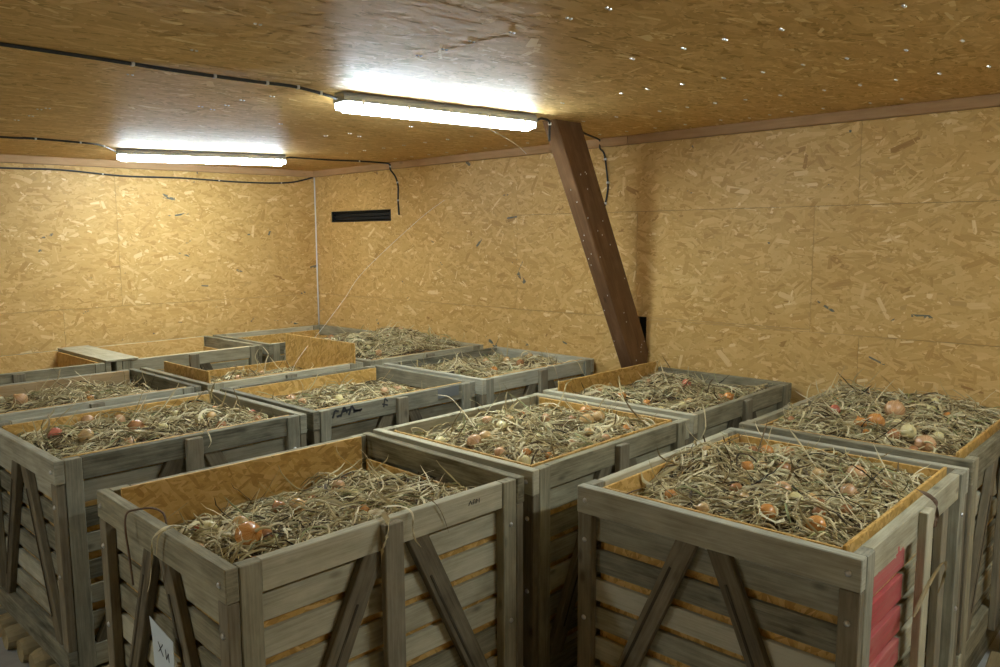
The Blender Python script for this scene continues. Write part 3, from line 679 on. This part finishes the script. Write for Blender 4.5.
ON={
'R4':[(-0.369,-0.166,0.0445,'o'),(-0.317,-0.171,0.03,'c'),(-0.078,0.007,0.0315,'g'),(-0.378,0.089,0.0298,'y'),(-0.38,0.15,0.0213,'r'),(-0.297,0.015,0.0281,'g'),(0.197,0.135,0.0285,'s'),(-0.504,-0.106,0.0209,'s'),(-0.105,0.086,0.0244,'c')],
'R3':[(-0.149,0.407,0.0295,'s'),(-0.095,-0.07,0.0418,'c'),(-0.045,0.254,0.0315,'s'),(-0.329,-0.092,0.0351,'g'),(-0.392,0.143,0.0338,'r'),(-0.011,-0.192,0.0245,'y'),(0.49,-0.145,0.0243,'r'),(0.259,-0.15,0.0259,'g'),(0.183,-0.162,0.0255,'y')],
'R2':[(-0.243,0.031,0.0411,'s'),(0.089,-0.078,0.0213,'c')],
'Q4':[(-0.408,0.015,0.0364,'s'),(-0.323,0.027,0.0325,'g'),(-0.06,0.27,0.0255,'s'),(-0.105,0.13,0.0296,'y'),(-0.001,0.172,0.0253,'g'),(-0.452,-0.322,0.0316,'y'),(-0.427,-0.165,0.0263,'s'),(0.189,0.093,0.0284,'s'),(0.277,-0.104,0.033,'g'),(0.341,-0.133,0.033,'g'),(0.47,0.046,0.0361,'o'),(0.165,-0.2,0.022,'g'),(0.125,-0.33,0.0213,'s'),(-0.476,0.169,0.0277,'y'),(-0.106,-0.103,0.0213,'y'),(0.002,-0.223,0.0189,'s')],
'P4':[(0.078,-0.069,0.0303,'r'),(0.109,-0.328,0.0294,'o'),(0.052,-0.307,0.0234,'c'),(-0.308,-0.033,0.023,'o'),(-0.329,0.118,0.0264,'o'),(-0.192,-0.244,0.0255,'g'),(-0.311,-0.268,0.0222,'y')],
'Q5':[(0.314,0.194,0.0301,'o'),(0.362,0.118,0.0299,'s'),(0.053,0.155,0.0241,'o'),(0.179,0.057,0.0284,'c'),(-0.077,-0.042,0.0317,'s'),(-0.249,-0.162,0.0312,'y'),(-0.104,-0.164,0.0234,'g'),(-0.415,-0.14,0.0283,'o'),(-0.416,-0.3,0.0304,'o'),(-0.31,-0.269,0.0232,'c'),(-0.145,-0.215,0.0211,'c'),(0.288,-0.183,0.0335,'s'),(0.076,-0.227,0.0297,'s'),(-0.458,0.067,0.0243,'g'),(0.214,-0.063,0.0239,'g'),(0.261,-0.306,0.0229,'c'),(0.259,0.231,0.0235,'c'),(0.133,0.129,0.0204,'g'),(-0.19,0.082,0.0261,'c'),(-0.496,0.108,0.0156,'r'),(-0.151,-0.3,0.0224,'c')],
'P5':[(-0.053,0.243,0.0257,'r'),(-0.257,0.046,0.0287,'o'),(-0.188,0.0,0.0408,'o'),(0.077,-0.005,0.0479,'s'),(-0.337,-0.125,0.0273,'c'),(-0.271,-0.17,0.0343,'y'),(-0.412,-0.278,0.0392,'s'),(-0.241,-0.286,0.0248,'y'),(-0.465,-0.245,0.0217,'c')],
'P3':[(-0.112,-0.141,0.0321,'o'),(0.141,0.184,0.0306,'g'),(0.247,0.064,0.0306,'g'),(0.208,-0.105,0.0298,'c'),(0.437,-0.004,0.0271,'g')],
'Q3':[(-0.286,0.214,0.0307,'s'),(-0.089,-0.007,0.0276,'y'),(-0.324,0.036,0.0268,'s'),(0.219,-0.068,0.0286,'s'),(0.36,-0.026,0.0261,'s')],
'Q2':[(0.015,0.258,0.0261,'s'),(0.226,0.28,0.023,'s')],
'P2':[(-0.308,-0.099,0.0199,'y'),(-0.36,-0.3,0.0264,'s')],
}
SHORT={'R4':'the paper tagged crate','Q5':'the red painted crate','P5':'the overfilled right crate','Q4':'the middle crate','P4':'the beam foot crate','R3':'the tall leftmost crate','Q3':'the stencilled crate','P3':'the crate before the beam','R2':'the tan plank crate','Q2':'the raised sheets crate','P2':'the high heaped crate'}
CN=dict(o='shiny orange',g='golden',y='pale yellow',s='salmon pink',c='copper brown',r='reddish')
def zone(x,y):
    # named by the crate's own sides as the photo shows them
    if abs(x)<.2 and abs(y)<.17: return 'centre of'
    if x<-.2 and y<-.17: return 'near corner of'
    if x>.2 and y>.17: return 'far corner of'
    if x<-.2 and y>.17: return 'left corner of'
    if x>.2 and y<-.17: return 'right corner of'
    if x<=-.2: return 'near left edge of'
    if x>=.2: return 'far right edge of'
    if y<0: return 'near right edge of'
    return 'far left edge of'
DZ={'R4':-.10,'R3':-.07,'R2':-.07,'Q4':-.05,'P4':-.06,'Q5':-.05,'P5':-.01,'P3':-.07,'Q3':-.09,'Q2':-.15,'P2':.02}
place=[]
for k,l in ON.items():
    for (x,y,r,c) in l: place.append((k,x,y,r,c,True))
EXTRA={'R4':5,'Q5':9,'P5':8,'Q4':9,'P4':5,'R3':6,'Q3':4,'P3':4,'R2':3,'Q2':2,'P2':4}
for k,n in EXTRA.items():
    done=[(q[1],q[2]) for q in place if q[0]==k]; c0=0
    while c0<n:
        x=R_.uniform(-.48,.48);y=R_.uniform(-.36,.36)
        if all((x-a)**2+(y-b2)**2>.0085 for a,b2 in done):
            done.append((x,y)); place.append((k,x,y,R_.uniform(.02,.027),R_.choice('gcsocy'),False)); c0+=1
from collections import Counter
labs=[]
# give twins in the same zone their standing among themselves by size and depth
for (k,x,y,r,c,pr) in place:
    size='large ' if r>.036 else ('small ' if r<.0235 else '')
    buried='' if pr else 'buried '
    labs.append(f"{size}{buried}{CN[c]} onion, {zone(x,y)} {SHORT[k]}")
CT=Counter(labs); seen=Counter()
for i,((k,x,y,r,c,pr),lab) in enumerate(zip(place,labs)):
    r=r*(1.05 if pr else 1)
    src=protos[c]; o=src[0].copy(); C.objects.link(o)
    hh=float(HF[k](np.array([x]),np.array([y]))[0]); z=max(hh+r*.7,min(hh+r*1.05,H+DZ[k]+.02)) if pr else hh+r*.55
    loc=roots[k].location
    o.location=(loc.x+x,loc.y+y,z+.004); s=r*.98; o.scale=(s*R_.uniform(.92,1.08),s,s*R_.uniform(.88,1.02))
    o.rotation_euler=(R_.uniform(.7,1.9),R_.uniform(-.4,.4),R_.uniform(0,6.28))
    if k in('R4','Q5','Q4','P5','R3','P4'):
        for part in src[1:]:
            p_=part.copy(); C.objects.link(p_); p_.parent=o
    if CT[lab]>1:
        # tell near twins apart by the side they lie on
        same=[(q,l2) for q,l2 in zip(place,labs) if l2==lab]; order=sorted(same,key=lambda t:(.68*t[0][1]-.73*t[0][2])); rank=[t[0] for t in order].index((k,x,y,r/(1.05 if pr else 1),c,pr)) if True else 0
        word=['left','right'][rank] if len(order)==2 else (['leftmost','middle','rightmost'][rank] if len(order)==3 else ['far left','inner left','inner right','far right'][min(rank,3)])
        lab=lab.replace(' onion,',' onion, '+word+' one,',1)
    tag(o,lab,'onion','loose onions lying in '+SHORT[k])
for c,(a,b2,d2) in protos.items():
    for q in (b2,d2,a): bpy.data.objects.remove(q)
# ------------------------------------------------------------------ small things on and around the crates
def strand_thing(name,pts,w,mat,label,cat,flat=.35,tint=.6,group=None):
    P=np.array([[list(q) for q in smooth_path(pts,5)]]); V,F,T=ribbon(np.random.RandomState(len(label)),P,np.array([w]),np.array([tint]),flat)
    me=bpy.data.meshes.new(name); fill(me,V,F,None,T); me.materials.append(M[mat]); o=bpy.data.objects.new(name,me); C.objects.link(o); tag(o,label,cat,group); return o
mb=MB(); mb.tube(smooth_path([(-3.815,-4.575,.853),(-3.813,-4.550,.955),(-3.812,-4.532,1.02),(-3.81,-4.530,1.06),(-3.80,-4.527,1.083),(-3.77,-4.532,1.087),(-3.73,-4.555,1.086),(-3.715,-4.60,1.075),(-3.715,-4.62,1.04)],4),.0035,6); o=mb.build('bent_wire',M['rust'],None,True); tag(o,'rusty bent wire hooked over the left rail of the paper tagged crate','wire')
strand_thing('dry_stalk',[(-3.66,-4.76,1.02),(-3.72,-4.757,1.07),(-3.765,-4.762,1.088),(-3.805,-4.775,1.083),(-3.815,-4.745,1.05),(-3.815,-4.735,.985),(-3.812,-4.70,.90),(-3.815,-4.685,.865)],.009,'straw','yellowish twisted stalk hanging over the left rail of the paper tagged crate','stalk',tint=.75)
strand_thing('dry_stalk',[(-3.62,-4.70,1.02),(-3.70,-4.78,1.075),(-3.77,-4.79,1.09),(-3.81,-4.785,1.075),(-3.815,-4.77,1.01)],.006,'straw','short dry stalk over the left rail beside the yellowish twisted one','stalk',tint=.6)
strand_thing('dry_leaf',[(-3.22,-5.05,1.06),(-3.245,-5.15,1.085),(-3.26,-5.205,1.07),(-3.275,-5.215,1.03),(-3.295,-5.215,.99),(-3.30,-5.215,.95)],.022,'straw','broad dry leaf hanging left of the middle post on the paper tagged crate','leaf',flat=.12,tint=.7)
strand_thing('dry_leaf',[(-3.16,-5.05,1.06),(-3.155,-5.14,1.082),(-3.152,-5.195,1.07),(-3.155,-5.20,1.02),(-3.145,-5.20,.98),(-3.12,-5.20,.945)],.008,'straw','thin greenish leaf draped right of the middle post on the paper tagged crate','leaf',flat=.2,tint=.82)
strand_thing('dry_stalk',[(-3.06,-5.05,1.05),(-3.05,-5.15,1.083),(-3.04,-5.19,1.07),(-3.01,-5.192,1.02),(-2.985,-5.192,.955)],.004,'straw','thin dark stem draped over the front rail of the paper tagged crate','stalk',tint=.2)
# paper tag with scrawled marks
tg=empty('paper_tag',(-3.806,-4.745,.69)); tag(tg,'torn bluish white paper tag hanging on the left end of the nearest crate','tag')
mb=MB(); 
tv=[(0,.080,.085),(0,-.085,.055),(0,-.086,-.12),(0,.060,-.11),(0,.066,.02)]
mb.v=[list(q) for q in tv]+[[q[0]+.0015,q[1],q[2]] for q in tv]; n=len(tv); mb.f=[list(range(n)),[n+i for i in range(n)][::-1]]+[[i,n+i,n+(i+1)%n,(i+1)%n] for i in range(n)]
mb.uv=[(0,0)]*(2*n+4*n); mb.t=[.5]*len(mb.f); mb.build('paper',M['paper'],tg)
mb=MB()
def stroke(mb,a,b2,w=.003,off=-.0012):
    a=Vector((off,*a));b2=Vector((off,*b2)); d=b2-a; L=d.length; x=d.normalized(); z=Vector((1,0,0)); y=z.cross(x); mb.box((a+b2)/2,(L,w,.0008),np.array([x,y,z]).T,cham=.0002,wob=0)
hw=[((.022,.02),(-.012,-.018)),((-.012,.022),(.02,-.012)),((-.03,.012),(-.034,-.02)),((-.034,-.02),(-.05,.006)),((-.05,.006),(-.052,-.022)),((.03,-.07),(.0,-.085)),((.0,-.06),(.02,-.095)),((-.02,-.066),(-.04,-.09))]
for grp in (hw[:2],hw[2:5],hw[5:7],hw[7:]):
    mb=MB()
    for a,b2 in grp: stroke(mb,a,b2)
    mb.build('handwriting',M['ink'],tg)
# stencil marks on the black marked crate and faint stamp on the tagged crate: parts of those crates
def strokes_y(name,parent,wx,wz,segs,y,mat,w=.006):
    mb=MB(); loc=parent.location
    for (a,b2,c,d2) in segs:
        p=Vector((wx+a-loc.x,y-loc.y,wz+b2));q=Vector((wx+c-loc.x,y-loc.y,wz+d2)); dd=q-p; x=dd.normalized(); z=Vector((0,-1,0)); yy=z.cross(x)
        mb.box((p+q)/2,(dd.length,w,.001),np.array([x,yy,z]).T,cham=.0002,wob=0)
    return mb.build(name,mat,parent)
rl=-3.650
strokes_y('stencil_mark',roots['Q3'],-2.30,1.035,[(-.085,-.02,-.07,.02),(-.07,.02,-.045,.012),(-.06,-.015,-.03,-.01),(-.035,-.02,-.01,.03),(-.01,.03,.01,-.005),(-.02,.005,.03,.012),(.02,-.02,.04,.03),(.04,.03,.06,-.002),(.05,.0,.10,-.006),(.05,-.008,.11,-.001)],rl,M['ink'],.012)
strokes_y('stencil_mark',roots['Q3'],-2.03,1.04,[(-.01,-.02,.0,.03),(.0,.03,.02,.01),(-.02,.0,.02,-.012)],rl,M['ink'],.010)
strokes_y('faint_stamp',roots['R4'],-2.84,1.032,[(-.028,-.008,-.020,.008),(-.020,.008,-.012,-.008),(-.006,-.008,-.006,.008),(-.006,.008,.003,.008),(.003,.008,.003,-.008),(.010,.008,.010,-.008),(.010,.008,.018,.0),(.024,-.008,.024,.008)],-5.179,M['ink'],.0022)
mb=MB(); mb.box((-1.54-roots['Q3'].location.x,-3.653-roots['Q3'].location.y,1.035),(.175,.002,.062),cham=.0006,wob=0); o=mb.build('metal_plate',M['sheet'],roots['Q3'])
# wire on the red painted crate's left rail
strand_thing('bent_wire',[(-2.44,-5.62,1.075),(-2.50,-5.62,1.078),(-2.516,-5.60,1.06),(-2.518,-5.645,1.058),(-2.518,-5.665,1.02),(-2.52,-5.69,1.005),(-2.52,-5.712,.985)],.006,'rust','dark bent wire over the near left rail of the red painted crate','wire',flat=.9)
strand_thing('strap',[(-1.86,-6.36,1.10),(-1.868,-6.41,1.085),(-1.87,-6.435,1.06),(-1.865,-6.436,1.0),(-1.885,-6.436,.985),(-1.88,-6.436,1.03)],.014,'rust','brown strap looped over the middle post of the red painted crate','strap',flat=.2)
strand_thing('strap',[(-2.09,-6.44,.74),(-1.97,-6.445,.80),(-1.86,-6.455,.845),(-1.81,-6.46,.84),(-1.79,-6.455,.79),(-1.80,-6.44,.72)],.013,'straw','dull twisted strap hanging on the side of the red painted crate','strap',flat=.3,tint=.28)
for i,(a,lab) in enumerate([([(-.60,-3.60,1.03),(-.575,-3.655,1.085),(-.553,-3.685,1.07),(-.53,-3.69,1.0),(-.50,-3.69,.93)],'pale dry onion leaf over the front rail of the crate just left of the beam'),
   ([(-.36,-3.56,1.04),(-.32,-3.65,1.088),(-.29,-3.69,1.07),(-.24,-3.69,1.0),(-.19,-3.69,.95)],'second pale dry onion leaf over the front rail, nearer the beam'),
   ([(-3.12,-3.6,1.03),(-3.10,-3.655,1.082),(-3.10,-3.69,1.07),(-3.095,-3.70,1.035),(-3.11,-3.70,1.01)],'short pale onion leaf over the front rail of the tall grey crate'),
   ([(-2.10,-4.45,1.03),(-2.09,-4.38,1.08),(-2.10,-4.33,1.13),(-2.13,-4.29,1.18),(-2.2,-4.27,1.20)],'upright curved dry onion leaf at the rear of the middle crate'),
   ([(-1.75,-1.75,.96),(-1.74,-1.76,1.03),(-1.77,-1.78,1.09),(-1.75,-1.80,1.15)],'pale forked onion leaf standing in the crate between raised chipboard sheets'),
   ([(-1.70,-1.78,.96),(-1.68,-1.78,1.05),(-1.66,-1.78,1.10),(-1.70,-1.77,1.16)],'thicker pale onion leaf beside the pale forked onion leaf'),
   ([(-1.52,-5.35,1.03),(-1.54,-5.385,1.10),(-1.50,-5.35,1.18),(-1.52,-5.33,1.22)],'greenish upright onion leaf at the far rail of the red painted crate')]):
    strand_thing('loose_leaf',a,.008,'straw',lab,'leaf',flat=.5,tint=.78)
# flat board laid over the crate edge by the back wall
bd=MB(); bd.box((0,0,0),(.235,1.02,.016),cham=.002); o=bd.build('flat_board',M['grey'],None,False,(-2.475,-.60,H+.0095)); tag(o,'flat grey board lying across the crate edges by the back wall','board')
# round posts under the tall grey crate
for i in range(6):
    y=-2.76-.175*i+R_.uniform(-.02,.02); r=.058+R_.uniform(-.004,.004)
    mb=MB(); mb.tube([(-3.775+R_.uniform(-.03,.01)+dx,y,.001+r*1.0) for dx in (0,.008,.03,.6,1.20)],[r*.72,r*.92,r,r,r],14,tint=R_.uniform(.3,.8)); o=mb.build('round_post',M['log'],None,False)
    tag(o,['hindmost','second from the back','third from the back','third from the front','second from the front','foremost'][i]+' round wooden post under the tall grey crate at the left edge','post','round posts under the tall grey crate')
# wooden wedges on the floor by the right-hand crate
mb=MB(); mb.box((0,0,0),(.10,.09,.30),roty(.35),cham=.006); o=mb.build('wood_block',M['log'],None,False,(-.62,-6.50,.175)); tag(o,'offcut of wood leaning at the foot of the crate by the right wall','block')
mb=MB(); mb.box((0,0,0),(.16,.10,.08),roty(-.3),cham=.006); o=mb.build('wood_block',M['log'],None,False,(-.92,-6.50,.07)); tag(o,'second wood offcut lying left of the leaning one','block')
# ------------------------------------------------------------------ camera, world, view
cam=bpy.data.cameras.new('camera'); co=bpy.data.objects.new('camera',cam); C.objects.link(co)
Rv,Uv,Fv=(0.682907,-0.730492,-0.004459),(0.091672,0.079641,0.992599),(0.72473,0.678262,-0.121353)
co.matrix_world=Matrix(((Rv[0],Uv[0],-Fv[0],-4.7796),(Rv[1],Uv[1],-Fv[1],-7.1192),(Rv[2],Uv[2],-Fv[2],1.9724),(0,0,0,1)))
cam.sensor_width=36; cam.lens=785.99*36/1000; cam.clip_start=.05
scene.camera=co
w=bpy.data.worlds.new('world'); scene.world=w; w.use_nodes=True; w.node_tree.nodes['Background'].inputs[0].default_value=(.02,.022,.025,1); w.node_tree.nodes['Background'].inputs[1].default_value=.3
vs=scene.view_settings; vs.view_transform='Standard'; vs.look='None'; vs.gamma=1; vs.use_curve_mapping=False; vs.exposure=0.12
